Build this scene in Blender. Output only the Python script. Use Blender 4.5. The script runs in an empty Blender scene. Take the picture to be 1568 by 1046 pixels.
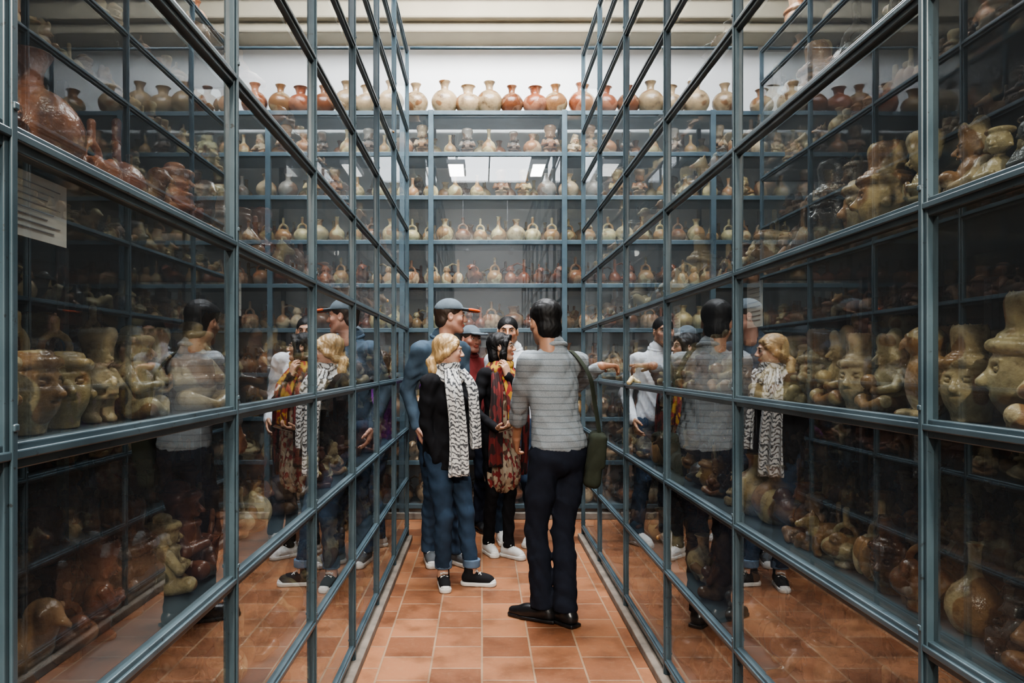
import bpy, math, random, time
import numpy as np
from mathutils import Vector, Matrix, Euler
T0=time.time()
rng=random.Random(7)
SC=bpy.context.scene
COL=SC.collection
pi=math.pi

# ------------------------------------------------------------------ materials
def newmat(name):
    m=bpy.data.materials.new(name); m.use_nodes=True
    nt=m.node_tree; b=nt.nodes.get('Principled BSDF')
    return m,nt,b
def N(nt,t,**kw):
    n=nt.nodes.new(t)
    for k,v in kw.items(): setattr(n,k,v)
    return n
def mixc(nt,fac,a,b,mode='MIX'):
    m=N(nt,'ShaderNodeMix',data_type='RGBA',blend_type=mode)
    for s,v in ((m.inputs[0],fac),(m.inputs[6],a),(m.inputs[7],b)):
        if hasattr(v,'is_linked') or hasattr(v,'links'): nt.links.new(v,s)
        else:
            s.default_value=v if isinstance(v,(int,float)) else (*v[:3],1)
    return m.outputs[2]
def ramp(nt,src,stops,interp='LINEAR'):
    r=N(nt,'ShaderNodeValToRGB'); r.color_ramp.interpolation=interp
    e=r.color_ramp.elements
    e[0].position=stops[0][0]; e[0].color=(*stops[0][1],1)
    e[1].position=stops[-1][0]; e[1].color=(*stops[-1][1],1)
    for p,c in stops[1:-1]:
        q=e.new(p); q.color=(*c,1)
    nt.links.new(src,r.inputs[0]); return r.outputs[0]
def noise(nt,scale,detail=3,vec=None,rough=.55):
    n=N(nt,'ShaderNodeTexNoise'); n.inputs['Scale'].default_value=scale
    n.inputs['Detail'].default_value=detail; n.inputs['Roughness'].default_value=rough
    if vec is not None: nt.links.new(vec,n.inputs['Vector'])
    return n.outputs['Fac']
def objco(nt,scale=None,rot=None):
    t=N(nt,'ShaderNodeTexCoord'); o=t.outputs['Object']
    if scale or rot:
        mp=N(nt,'ShaderNodeMapping'); nt.links.new(o,mp.inputs[0])
        if scale: mp.inputs['Scale'].default_value=scale
        if rot: mp.inputs['Rotation'].default_value=rot
        o=mp.outputs[0]
    return o
def bump(nt,b,src,strength=.3,dist=.01):
    n=N(nt,'ShaderNodeBump'); n.inputs['Strength'].default_value=strength
    n.inputs['Distance'].default_value=dist
    nt.links.new(src,n.inputs['Height']); nt.links.new(n.outputs[0],b.inputs['Normal'])
def simple(name,c,rough=.6,var=.15,scale=12,metal=0,bs=0,bd=.004,bscale=None,stretch=None,sheen=0,spec=.5):
    m,nt,b=newmat(name); o=objco(nt,stretch)
    f=noise(nt,scale,3,o)
    c2=tuple(min(1,x*(1+var)) for x in c); c1=tuple(x*(1-var) for x in c)
    nt.links.new(ramp(nt,f,[(.3,c1),(.7,c2)]),b.inputs['Base Color'])
    b.inputs['Roughness'].default_value=rough; b.inputs['Metallic'].default_value=metal
    b.inputs['Specular IOR Level'].default_value=spec
    if sheen: b.inputs['Sheen Weight'].default_value=sheen
    if bs: bump(nt,b,noise(nt,bscale or scale*4,3,o),bs,bd)
    return m
def emis(name,c,s):
    m,nt,b=newmat(name); b.inputs['Base Color'].default_value=(*c,1)
    b.inputs['Emission Color'].default_value=(*c,1); b.inputs['Emission Strength'].default_value=s
    return m

def frame_material():
    m,nt,b=newmat('blue_grey_paint'); o=objco(nt)
    f=noise(nt,6,3,o); f2=noise(nt,60,4,o,.7)
    base=ramp(nt,f,[(.3,(.042,.070,.086)),(.7,(.080,.118,.138))])
    chip=ramp(nt,f2,[(.64,(0,0,0)),(.69,(1,1,1))])
    c=mixc(nt,chip,base,(.028,.034,.036))
    nt.links.new(c,b.inputs['Base Color']); b.inputs['Roughness'].default_value=.34
    return m
def glass_material():
    m=bpy.data.materials.new('cabinet_glass'); m.use_nodes=True; nt=m.node_tree; nt.nodes.clear()
    out=N(nt,'ShaderNodeOutputMaterial'); lw=N(nt,'ShaderNodeLayerWeight'); lw.inputs[0].default_value=.5
    p=N(nt,'ShaderNodeMath',operation='POWER'); nt.links.new(lw.outputs['Facing'],p.inputs[0]); p.inputs[1].default_value=3.1
    ma=N(nt,'ShaderNodeMath',operation='MULTIPLY_ADD'); nt.links.new(p.outputs[0],ma.inputs[0])
    ma.inputs[1].default_value=.85; ma.inputs[2].default_value=.115
    tr=N(nt,'ShaderNodeBsdfTransparent'); tr.inputs[0].default_value=(.90,.93,.915,1)
    gl=N(nt,'ShaderNodeBsdfGlossy'); gl.inputs['Roughness'].default_value=.008; gl.inputs['Color'].default_value=(.95,.98,1,1)
    df=N(nt,'ShaderNodeBsdfDiffuse'); df.inputs[0].default_value=(.6,.64,.67,1)
    m0=N(nt,'ShaderNodeMixShader'); m0.inputs[0].default_value=.036; nt.links.new(tr.outputs[0],m0.inputs[1]); nt.links.new(df.outputs[0],m0.inputs[2])
    mx=N(nt,'ShaderNodeMixShader'); nt.links.new(ma.outputs[0],mx.inputs[0]); nt.links.new(m0.outputs[0],mx.inputs[1]); nt.links.new(gl.outputs[0],mx.inputs[2])
    nt.links.new(mx.outputs[0],out.inputs[0]); return m
def floor_material():
    m,nt,b=newmat('terracotta_tiles'); o=objco(nt)
    br=N(nt,'ShaderNodeTexBrick'); br.offset=.5; br.squash=1
    mp=N(nt,'ShaderNodeMapping'); mp.inputs['Rotation'].default_value=(0,0,pi/2); nt.links.new(o,mp.inputs[0])
    nt.links.new(mp.outputs[0],br.inputs[0])
    br.inputs['Scale'].default_value=1; br.inputs['Brick Width'].default_value=.27; br.inputs['Row Height'].default_value=.24
    br.inputs['Mortar Size'].default_value=.006; br.inputs['Mortar Smooth'].default_value=.3; br.inputs['Bias'].default_value=0
    br.inputs['Color1'].default_value=(.20,.075,.034,1); br.inputs['Color2'].default_value=(.38,.165,.078,1); br.inputs['Mortar'].default_value=(.36,.23,.14,1)
    f=noise(nt,3.5,5,o,.65); f2=noise(nt,30,4,o,.7)
    st=ramp(nt,f,[(.28,(.42,.38,.36)),(.55,(1,1,1)),(.75,(1.05,1.0,.95))])
    c=mixc(nt,1.0,br.outputs['Color'],st,'MULTIPLY')
    c=mixc(nt,ramp(nt,f2,[(.5,(0,0,0)),(.8,(.3,.3,.3))]),c,(.44,.27,.16))
    nt.links.new(c,b.inputs['Base Color'])
    r=N(nt,'ShaderNodeMapRange'); nt.links.new(f,r.inputs[0]); r.inputs[3].default_value=.30; r.inputs[4].default_value=.6
    nt.links.new(r.outputs[0],b.inputs['Roughness'])
    inv=N(nt,'ShaderNodeMath',operation='SUBTRACT'); inv.inputs[0].default_value=1; nt.links.new(br.outputs['Fac'],inv.inputs[1])
    bump(nt,b,inv.outputs[0],.5,.004); return m
def pottery_material():
    m,nt,b=newmat('fired_clay'); o=objco(nt,(4,4,4))
    a=N(nt,'ShaderNodeAttribute',attribute_type='INSTANCER',attribute_name='tint')
    oi=N(nt,'ShaderNodeObjectInfo')
    va=N(nt,'ShaderNodeVectorMath',operation='ADD'); nt.links.new(o,va.inputs[0])
    mu=N(nt,'ShaderNodeMath',operation='MULTIPLY'); mu.inputs[1].default_value=40
    nt.links.new(oi.outputs['Random'],mu.inputs[0]); nt.links.new(mu.outputs[0],va.inputs[1])
    f=noise(nt,3.2,5,va.outputs[0],.65)
    st=ramp(nt,f,[(.30,(.32,.27,.24)),(.46,(.86,.83,.79)),(.62,(1.15,1.12,1.05))])
    c=mixc(nt,1,a.outputs['Color'],st,'MULTIPLY')
    v=noise(nt,1.6,1,va.outputs[0])
    msk=ramp(nt,v,[(.53,(0,0,0)),(.55,(1,1,1))])
    c=mixc(nt,msk,c,mixc(nt,1,c,(.60,.42,.33),'MULTIPLY'))
    nt.links.new(c,b.inputs['Base Color']); b.inputs['Roughness'].default_value=.25
    bump(nt,b,f,.4,.02); return m

M={}
M['frame']=frame_material(); M['glass']=glass_material(); M['floor']=floor_material(); M['pot']=pottery_material()
M['shelf']=simple('shelf_paint',(.08,.115,.135),.5,.15,5)
M['shelf_end']=simple('shelf_paint_light',(.22,.30,.35),.5,.12,5)
M['back']=simple('dark_back_panel',(.034,.043,.05),.7,.2,3)
M['wall']=simple('white_plaster',(.86,.86,.85),.8,.03,2)
M['beam']=simple('cream_beam',(.38,.33,.24),.75,.08,2)
M['concrete']=simple('concrete_curb',(.19,.16,.13),.8,.3,9,bs=.2)
M['paper']=simple('label_paper',(.70,.70,.66),.8,.05,30)
M['ink']=simple('label_ink',(.25,.25,.27),.8,.05,30)
M['white']=simple('white_enamel',(.75,.75,.75),.4,.03,5)
M['sky']=emis('skylight_glow',(.95,.97,1.0),36)
M['sky2']=emis('skylight_glow_dim',(.97,.98,1.0),13)
M['lamp']=emis('lamp_tube',(1.0,.96,.91),60)

# ------------------------------------------------------------------ mesh helpers
def mesh_np(name,V,Q):
    me=bpy.data.meshes.new(name); V=np.asarray(V,np.float32); Q=np.asarray(Q,np.int32)
    me.vertices.add(len(V)); me.vertices.foreach_set('co',V.ravel())
    k=Q.shape[1]
    me.loops.add(Q.size); me.loops.foreach_set('vertex_index',Q.ravel())
    me.polygons.add(len(Q)); me.polygons.foreach_set('loop_start',np.arange(0,Q.size,k,dtype=np.int32))
    me.update(calc_edges=True); me.validate()
    me.polygons.foreach_set('use_smooth',np.ones(len(me.polygons),bool)); me.update()
    return me
def link(name,me,mat=None,parent=None,loc=None,rot=None):
    o=bpy.data.objects.new(name,me)
    if mat is not None: me.materials.append(mat)
    COL.objects.link(o)
    if parent: o.parent=parent
    if loc is not None: o.location=loc
    if rot is not None: o.rotation_euler=rot
    return o
def empty(name,loc=(0,0,0),rz=0):
    o=bpy.data.objects.new(name,None); o.empty_display_size=.2; COL.objects.link(o); o.location=loc; o.rotation_euler=(0,0,rz); return o
def boxes(name,bl,mat,parent=None,bevel=0):
    V=[];Q=[]
    for (x0,x1,y0,y1,z0,z1) in bl:
        n=len(V)
        V+=[(x0,y0,z0),(x1,y0,z0),(x1,y1,z0),(x0,y1,z0),(x0,y0,z1),(x1,y0,z1),(x1,y1,z1),(x0,y1,z1)]
        Q+=[(n,n+3,n+2,n+1),(n+4,n+5,n+6,n+7),(n,n+1,n+5,n+4),(n+1,n+2,n+6,n+5),(n+2,n+3,n+7,n+6),(n+3,n,n+4,n+7)]
    me=bpy.data.meshes.new(name); me.from_pydata(V,[],Q); me.update()
    o=link(name,me,mat,parent)
    if bevel:
        b=o.modifiers.new('bevel','BEVEL'); b.width=bevel; b.segments=2; b.limit_method='ANGLE'
    return o
def tube(name,pts,r,mat,parent=None,n=10):
    P=[Vector(p) for p in pts]; V=[];Q=[]
    up=Vector((0,0,1))
    for i,p in enumerate(P):
        t=(P[min(i+1,len(P)-1)]-P[max(i-1,0)]).normalized()
        a=t.cross(up); 
        if a.length<.1: a=t.cross(Vector((1,0,0)))
        a.normalize(); b=a.cross(t).normalized()
        rr=r[i] if isinstance(r,(list,tuple)) else r
        for j in range(n):
            th=2*pi*j/n; V.append(p+a*math.cos(th)*rr+b*math.sin(th)*rr)
    for i in range(len(P)-1):
        for j in range(n):
            Q.append((i*n+j,i*n+(j+1)%n,(i+1)*n+(j+1)%n,(i+1)*n+j))
    V=[tuple(v) for v in V]
    me=bpy.data.meshes.new(name); me.from_pydata(V,[],Q+[tuple(range(n-1,-1,-1)),tuple(range((len(P)-1)*n,len(P)*n))]); me.update()
    for p in me.polygons: p.use_smooth=len(p.vertices)==4
    return link(name,me,mat,parent)
def catmull(pts,n):
    P=[np.array(p,float) for p in pts]; P=[2*P[0]-P[1]]+P+[2*P[-1]-P[-2]]; out=[]
    segs=len(P)-3
    for i in range(n+1):
        u=i/n*segs; k=min(int(u),segs-1); t=u-k
        p0,p1,p2,p3=P[k:k+4]
        out.append(.5*((2*p1)+(-p0+p2)*t+(2*p0-5*p1+4*p2-p3)*t*t+(-p0+3*p1-3*p2+p3)*t**3))
    return out
def ribbon(name,pts,w,th,wdir,mat,parent=None,n=28,m=28,pleat=1.0,ends=True):
    S=catmull([tuple(p[:3])+(p[3] if len(p)>3 else 1,) for p in pts],n)
    V=[];Q=[]; wd=Vector(wdir)
    for i,s in enumerate(S):
        p=Vector(s[:3]); t=(Vector(S[min(i+1,n)][:3])-Vector(S[max(i-1,0)][:3])).normalized()
        a=(wd-t*wd.dot(t)).normalized(); b=t.cross(a)
        for j in range(m):
            q=2*pi*j/m; c=math.cos(q); si=math.sin(q)
            pl=th*pleat*math.sin(c*7+i*.12)*(1-.3*abs(c))
            V.append(tuple(p+a*(c*w*s[3])+b*(math.copysign(abs(si)**.6,si)*th*.6+pl)))
    for i in range(n):
        for j in range(m): Q.append((i*m+j,i*m+(j+1)%m,(i+1)*m+(j+1)%m,(i+1)*m+j))
    me=bpy.data.meshes.new(name); me.from_pydata(V,[],Q+[tuple(range(m-1,-1,-1)),tuple(range(n*m,n*m+m))]); me.update()
    for p in me.polygons: p.use_smooth=True
    return link(name,me,mat,parent)

# ------------------------------------------------------------------ SDF sculpting
def surface_nets(F,org,h):
    S=F<0
    nx,ny,nz=F.shape
    c=[(i,j,k) for i in (0,1) for j in (0,1) for k in (0,1)]
    cnt=np.zeros((nx-1,ny-1,nz-1),np.int8)
    for i,j,k in c: cnt+=S[i:nx-1+i,j:ny-1+j,k:nz-1+k]
    I,J,K=np.nonzero((cnt>0)&(cnt<8))
    acc=np.zeros((len(I),3)); num=np.zeros(len(I))
    for a in range(3):
        for u in (0,1):
            for v in (0,1):
                o0=[0,0,0]; oth=[x for x in range(3) if x!=a]; o0[oth[0]]=u; o0[oth[1]]=v; o1=list(o0); o1[a]=1
                f0=F[I+o0[0],J+o0[1],K+o0[2]]; f1=F[I+o1[0],J+o1[1],K+o1[2]]
                cr=(f0<0)!=(f1<0); t=np.where(cr,f0/np.where(cr,f0-f1,1),0)
                p=np.tile(np.array(o0,float),(len(I),1)); p[:,a]+=t
                acc+=p*cr[:,None]; num+=cr
    V=(np.stack([I,J,K],1)+acc/num[:,None])*h+np.array(org)
    idx=-np.ones((nx-1,ny-1,nz-1),np.int32); idx[I,J,K]=np.arange(len(I))
    Qs=[]
    A=S[:-1,1:-1,1:-1]; B=S[1:,1:-1,1:-1]; i,j,k=np.nonzero(A!=B); s=A[i,j,k]; j=j+1;k=k+1
    q=np.stack([idx[i,j-1,k-1],idx[i,j,k-1],idx[i,j,k],idx[i,j-1,k]],1); q[~s]=q[~s][:,::-1]; Qs.append(q)
    A=S[1:-1,:-1,1:-1]; B=S[1:-1,1:,1:-1]; i,j,k=np.nonzero(A!=B); s=A[i,j,k]; i=i+1;k=k+1
    q=np.stack([idx[i-1,j,k-1],idx[i-1,j,k],idx[i,j,k],idx[i,j,k-1]],1); q[~s]=q[~s][:,::-1]; Qs.append(q)
    A=S[1:-1,1:-1,:-1]; B=S[1:-1,1:-1,1:]; i,j,k=np.nonzero(A!=B); s=A[i,j,k]; i=i+1;j=j+1
    q=np.stack([idx[i-1,j-1,k],idx[i,j-1,k],idx[i,j,k],idx[i-1,j,k]],1); q[~s]=q[~s][:,::-1]; Qs.append(q)
    return V,np.concatenate(Qs)
class Field:
    def __init__(s,h): s.h=h; s.ops=[]
    def cone(s,a,b,ra,rb,k=.02,sub=False):
        a=np.array(a,float); b=np.array(b,float); ab=b-a; L=max(ab.dot(ab),1e-9)
        def f(X,Y,Z):
            t=np.clip(((X-a[0])*ab[0]+(Y-a[1])*ab[1]+(Z-a[2])*ab[2])/L,0,1)
            return np.sqrt((X-a[0]-t*ab[0])**2+(Y-a[1]-t*ab[1])**2+(Z-a[2]-t*ab[2])**2)-(ra+t*(rb-ra))
        s.ops.append((f,np.minimum(a-ra,b-rb),np.maximum(a+ra,b+rb),k,sub)); return s
    def chain(s,pts,rs,k=.02,sub=False):
        for i in range(len(pts)-1): s.cone(pts[i],pts[i+1],rs[i] if not isinstance(rs,(int,float)) else rs,rs[i+1] if not isinstance(rs,(int,float)) else rs,k,sub)
        return s
    def ell(s,c,r,k=.02,rot=None,sub=False):
        c=np.array(c,float); r=np.array(r,float) if not isinstance(r,(int,float)) else np.array([r]*3,float)
        R=np.array(Euler(rot).to_matrix()) if rot else np.eye(3)
        def f(X,Y,Z):
            x,y,z=X-c[0],Y-c[1],Z-c[2]
            q=[(R[0,i]*x+R[1,i]*y+R[2,i]*z) for i in range(3)]
            k0=np.sqrt(sum((q[i]/r[i])**2 for i in range(3))); k1=np.sqrt(sum((q[i]/r[i]**2)**2 for i in range(3)))
            return k0*(k0-1)/np.maximum(k1,1e-6)
        e=np.abs(R)@r
        s.ops.append((f,c-e,c+e,k,sub)); return s
    def box(s,c,b,rd=.01,k=.01,rot=None,sub=False):
        c=np.array(c,float); b=np.array(b,float)-rd
        R=np.array(Euler(rot).to_matrix()) if rot else np.eye(3)
        def f(X,Y,Z):
            x,y,z=X-c[0],Y-c[1],Z-c[2]
            q=[np.abs(R[0,i]*x+R[1,i]*y+R[2,i]*z)-b[i] for i in range(3)]
            o=np.sqrt(sum(np.maximum(v,0)**2 for v in q)); return o+np.minimum(np.maximum(np.maximum(q[0],q[1]),q[2]),0)-rd
        e=np.abs(R)@(b+rd)
        s.ops.append((f,c-e,c+e,k,sub)); return s
    def torus(s,c,R0,r,k=.01,sq=1.0,axis='z',tilt=0,sub=False):
        c=np.array(c,float); pts=[]
        n=20
        for i in range(n+1):
            t=2*pi*i/n; p=[R0*math.cos(t),R0*sq*math.sin(t),R0*math.sin(t)*math.sin(tilt)]
            if axis=='y': p=[p[0],0,R0*sq*math.sin(t)]
            pts.append(c+np.array(p))
        return s.chain(pts,r,k,sub)
    def build(s,cuts=(),disp=None):
        h=s.h
        adds=[o for o in s.ops if not o[4]]
        lo=np.min([o[1] for o in adds],0)-h*3-.0; hi=np.max([o[2] for o in adds],0)+h*3
        ext=.02 if disp else 0
        lo-=ext; hi+=ext
        n=np.ceil((hi-lo)/h).astype(int)+1
        ax=[lo[i]+h*np.arange(n[i]) for i in range(3)]
        X=ax[0][:,None,None]; Y=ax[1][None,:,None]; Z=ax[2][None,None,:]
        F=np.full(n,1.0)
        for f,l,u,k,sub in s.ops:
            mg=k+3*h+ext
            i0=np.clip(((l-mg-lo)/h).astype(int),0,n); i1=np.clip(((u+mg-lo)/h).astype(int)+2,0,n)
            if np.any(i1<=i0): continue
            sl=tuple(slice(i0[i],i1[i]) for i in range(3))
            d=f(X[sl[0]],Y[:,sl[1]],Z[:,:,sl[2]]); a=F[sl]
            if sub:
                d=-d; hh=np.clip(.5-.5*(d-a)/k,0,1); F[sl]=d*(1-hh)+a*hh+k*hh*(1-hh)
            else:
                hh=np.clip(.5+.5*(d-a)/k,0,1); F[sl]=d*(1-hh)+a*hh-k*hh*(1-hh)
        if disp is not None: F=F+disp(X,Y,Z)
        for c in cuts: F=np.maximum(F,c(X,Y,Z))
        F[0]=F[-1]=1;F[:,0]=F[:,-1]=1;F[:,:,0]=F[:,:,-1]=1
        return surface_nets(F,lo,h)
    def mesh(s,name,cuts=(),disp=None):
        V,Q=s.build(cuts,disp); return mesh_np(name,V,Q)

# ------------------------------------------------------------------ pottery prototypes (stored at about 0.25 m)
PROTO=bpy.data.collections.new('pottery_shapes')
protos=[]
def addproto(kind,me):
    me.materials.append(M['pot']); me.transform(Matrix.Scale(.25,4)); me.update()
    i=len(protos)
    o=bpy.data.objects.new('pot_%02d_%s'%(i,kind),me); o.location=(-2.6+.6*(i%2),-3.8+.5*(i//2),0); PROTO.objects.link(o); protos.append(kind)
def lathe(name,prof,n=28):
    V=[];Q=[]
    for r,z in prof:
        for j in range(n): V.append((r*math.cos(2*pi*j/n),r*math.sin(2*pi*j/n),z))
    m=len(prof)
    for i in range(m-1):
        for j in range(n): Q.append((i*n+j,i*n+(j+1)%n,(i+1)*n+(j+1)%n,(i+1)*n+j))
    return mesh_np(name,V,Q)
def prof(pts,n=26):
    S=catmull(pts,n); return [(max(.001,p[0]),p[1]) for p in S]
HP=.019
zc=[lambda X,Y,Z:.004-Z]
def pface(F,c,s,ears=True):
    x,y,z=c
    F.cone((x,y+.95*s,z+.1*s),(x,y+1.15*s,z-.25*s),.09*s,.17*s,.06*s)
    for sx in (-1,1):
        F.ell((x+sx*.38*s,y+.9*s,z+.12*s),(.22*s,.16*s,.15*s),.03*s,sub=True)
        F.ell((x+sx*.38*s,y+.84*s,z+.12*s),(.16*s,.1*s,.09*s),.02*s)
        F.cone((x+sx*.14*s,y+.94*s,z+.36*s),(x+sx*.58*s,y+.78*s,z+.36*s),.07*s,.06*s,.05*s)
        if ears: F.ell((x+sx*1.0*s,y,z-.05*s),(.14*s,.2*s,.32*s),.05*s); F.ell((x+sx*1.08*s,y+.08*s,z-.38*s),.2*s,.02*s)
    F.ell((x,y+.88*s,z-.5*s),(.36*s,.16*s,.12*s),.03*s)
    F.ell((x,y+1.0*s,z-.5*s),(.26*s,.1*s,.03*s),.02*s,sub=True)
def stirrup(F,z0,R=.15,r=.04,y=0,sp=.2):
    pts=[(R*math.cos(t),y,z0+R*1.15*math.sin(t)) for t in np.linspace(-.25,pi+.25,11)]
    F.chain(pts,r,.01); F.cone((0,y,z0+R*1.15),(0,y,z0+R*1.15+sp),r*1.05,r*1.2,.02)
def P_seated(v):
    F=Field(HP); F.ell((0,0,.30),(.27,.23,.31),.05); F.ell((0,.01,.5),(.25,.17,.14),.08)
    F.ell((0,.03,.73),(.18,.165,.185),.03); pface(F,(0,.03,.72),.175)
    if v==0: F.torus((0,.02,.84),.16,.05,.01); F.ell((0,0,.93),(.12,.12,.07),.03); F.torus((0,.02,.55),.17,.035,.008)
    else: F.cone((0,.02,.86),(0,-.02,1.02),.16,.08,.03); F.ell((0,.14,.93),(.12,.05,.10),.01)
    for sx in (-1,1):
        F.chain([(sx*.24,.0,.52),(sx*.33,.12,.33),(sx*.10,.27,.36 if v==0 else .28)],[.075,.06,.05],.015)
        F.chain([(sx*.15,.05,.1),(sx*.30,.24,.14),(sx*.02,.32,.07)],[.12,.095,.06],.02)
    if v==1: F.ell((0,.28,.40),(.12,.1,.1),.02)
    F.cone((0,-.16,.45),(0,-.22,.85),.06,.04,.03)
    return F.mesh('seated_figure_vessel',zc)
def P_head(v):
    F=Field(HP); F.ell((0,0,.42),(.29,.30,.34),.04); F.cone((0,-.02,.0),(0,-.02,.2),.2,.22,.06); F.ell((0,.06,.3),(.24,.22,.22),.06)
    pface(F,(0,.0,.44),.285)
    F.torus((0,-.01,.62),.27,.055,.01,tilt=.15); F.torus((0,-.01,.70),.21,.04,.01,tilt=.15)
    if v==0: stirrup(F,.80,.13,.036,-.04,.14)
    else: F.cone((0,0,.7),(0,0,.98),.17,.2,.05); F.cone((0,0,.9),(0,0,1.1),.15,.16,.01,sub=True)
    return F.mesh('portrait_head_vessel',zc)
def P_bird(v):
    F=Field(HP); F.ell((0,-.02,.34),(.22,.34,.24),.04,(.2,0,0)); F.chain([(0,.2,.42),(0,.27,.56),(0,.28,.62)],[.14,.11,.13],.05)
    F.cone((0,.38,.61),(0,.48,.55),.05,.02,.03)
    for sx in (-1,1):
        F.ell((sx*.11,.33,.66),.035,.01); F.ell((sx*.2,-.08,.36),(.05,.26,.14),.02,(.25,0,sx*.1)); F.cone((sx*.1,.02,.16),(sx*.12,.1,.02),.06,.06,.03)
    F.ell((0,-.38,.28),(.12,.18,.04),.03,(.3,0,0)); F.cone((0,0,.0),(0,0,.12),.15,.12,.03)
    if v: stirrup(F,.56,.12,.034,-.08,.2)
    return F.mesh('bird_effigy_vessel',zc)
def P_animal(v):
    F=Field(HP); F.ell((0,-.03,.38),(.2,.36,.19),.05)
    for sx in (-1,1):
        for sy in (-.24,.22): F.chain([(sx*.13,sy,.3),(sx*.14,sy+.03,.15),(sx*.14,sy,.03)],[.09,.06,.065],.04)
        F.ell((sx*.08,.28,.82 if v==0 else .68),(.03,.03,.08),.01)
    F.chain([(0,.24,.42),(0,.30,.6),(0,.32,.68 if v==0 else .56)],[.13,.1,.11],.05); zz=.70 if v==0 else .56
    F.cone((0,.36,zz),(0,.5,zz-.05),.09,.06,.03); F.chain([(0,-.36,.42),(0,-.45,.5),(0,-.38,.62)],[.05,.04,.035],.02)
    stirrup(F,.52,.13,.036,-.1,.22)
    return F.mesh('animal_effigy_vessel',zc)
def P_stirrup(v):
    F=Field(HP); F.ell((0,0,.30),(.29,.29,.28) if v!=2 else (.33,.33,.2),.02); F.cone((0,0,.0),(0,0,.08),.16,.16,.04)
    if v==1:
        for i in range(8):
            t=2*pi*i/8; F.ell((.22*math.cos(t),.22*math.sin(t),.3),(.11,.11,.25),.01)
    if v==2:
        F.ell((0,.2,.46),.12,.02); pface(F,(0,.2,.47),.11)
    stirrup(F,.56 if v!=2 else .48,.16,.042,0,.24)
    return F.mesh('stirrup_spout_vessel',zc)
def P_double():
    F=Field(HP)
    for sx in (-1,1): F.ell((sx*.22,0,.26),(.2,.2,.25),.02)
    F.cone((-.2,0,.28),(.2,0,.28),.06,.06,.03); F.cone((-.22,0,.45),(-.22,0,.92),.05,.055,.02)
    F.ell((.22,0,.6),(.12,.12,.14),.03); pface(F,(.22,0,.6),.12); F.chain([(.22,-.02,.7),(0,-.02,.82),(-.22,0,.75)],.03,.02)
    return F.mesh('double_whistling_vessel',zc)
def P_pair():
    F=Field(HP); F.box((0,0,.05),(.36,.22,.06),.03,.02)
    for sx,q in ((-1,.9),(1,1.05)):
        F.ell((sx*.17,0,.30*q),(.16,.15,.24),.03); F.ell((sx*.16,.03,.66*q),(.13,.12,.14),.02); pface(F,(sx*.16,.03,.65*q),.125)
        F.ell((sx*.16,0,.79*q),(.15,.14,.05),.01); F.chain([(sx*.3,0,.45),(sx*.33,.12,.3),(sx*.14,.2,.32)],[.055,.05,.04],.01)
        F.chain([(sx*.12,.08,.12),(sx*.22,.24,.16),(sx*.14,.26,.05)],[.08,.07,.05],.02)
    return F.mesh('couple_figure_vessel',zc)
def P_stand():
    F=Field(HP); F.ell((0,0,.42),(.2,.15,.25),.05); F.ell((0,.02,.78),(.15,.135,.15),.03); pface(F,(0,.02,.77),.145)
    F.cone((0,0,.86),(0,0,1.0),.16,.2,.02); F.cone((0,0,.98),(0,0,1.1),.14,.16,.01,sub=True); F.torus((0,0,.30),.20,.03,.01,sq=.8)
    for sx in (-1,1):
        F.chain([(sx*.2,0,.58),(sx*.25,.08,.42),(sx*.1,.18,.44)],[.06,.05,.045],.02)
        F.chain([(sx*.1,0,.25),(sx*.11,.0,.08),(sx*.11,.08,.04)],[.1,.085,.06],.03)
    F.box((0,.19,.42),(.08,.03,.1),.02,.01)
    return F.mesh('standing_figure_vessel',zc)
def P_recline():
    F=Field(HP); F.ell((0,0,.2),(.42,.2,.17),.04); F.ell((-.36,.05,.42),(.16,.15,.16),.03); pface(F,(-.36,.05,.42),.15)
    F.chain([(-.2,.15,.3),(-.05,.26,.2),(-.3,.24,.3)],[.07,.055,.05],.01); F.chain([(.2,.1,.2),(.35,.24,.36),(.48,.12,.07)],[.11,.09,.06],.02)
    F.chain([(.2,-.1,.2),(.38,-.08,.34),(.5,-.08,.07)],[.11,.09,.06],.02); F.ell((-.38,0,.56),(.17,.15,.06),.01)
    stirrup(F,.34,.13,.036,-.04,.2); return F.mesh('reclining_figure_vessel',zc)
def P_frog():
    F=Field(HP); F.ell((0,-.02,.24),(.32,.36,.2),.05); F.ell((0,.3,.34),(.2,.16,.15),.05)
    for sx in (-1,1):
        F.ell((sx*.12,.34,.47),.07,.02); F.chain([(sx*.25,.15,.25),(sx*.38,.25,.14),(sx*.3,.42,.05)],[.08,.06,.06],.03)
        F.chain([(sx*.25,-.2,.22),(sx*.42,-.1,.2),(sx*.36,-.3,.06)],[.1,.07,.06],.03)
    stirrup(F,.38,.14,.038,-.08,.22); return F.mesh('frog_effigy_vessel',zc)
def P_reptile():
    F=Field(HP)
    F.ell((0,0,.28),(.28,.28,.27),.03)
    pts=[(.3*math.cos(t),.3*math.sin(t),.12+.09*t) for t in np.linspace(0,2.1*pi,22)]
    F.chain(pts,list(np.linspace(.03,.075,22)),.015); F.ell((.31,.12,.76),(.1,.13,.08),.03)
    F.cone((0,0,.5),(0,0,.85),.07,.06,.03); return F.mesh('serpent_vessel',zc)
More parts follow.
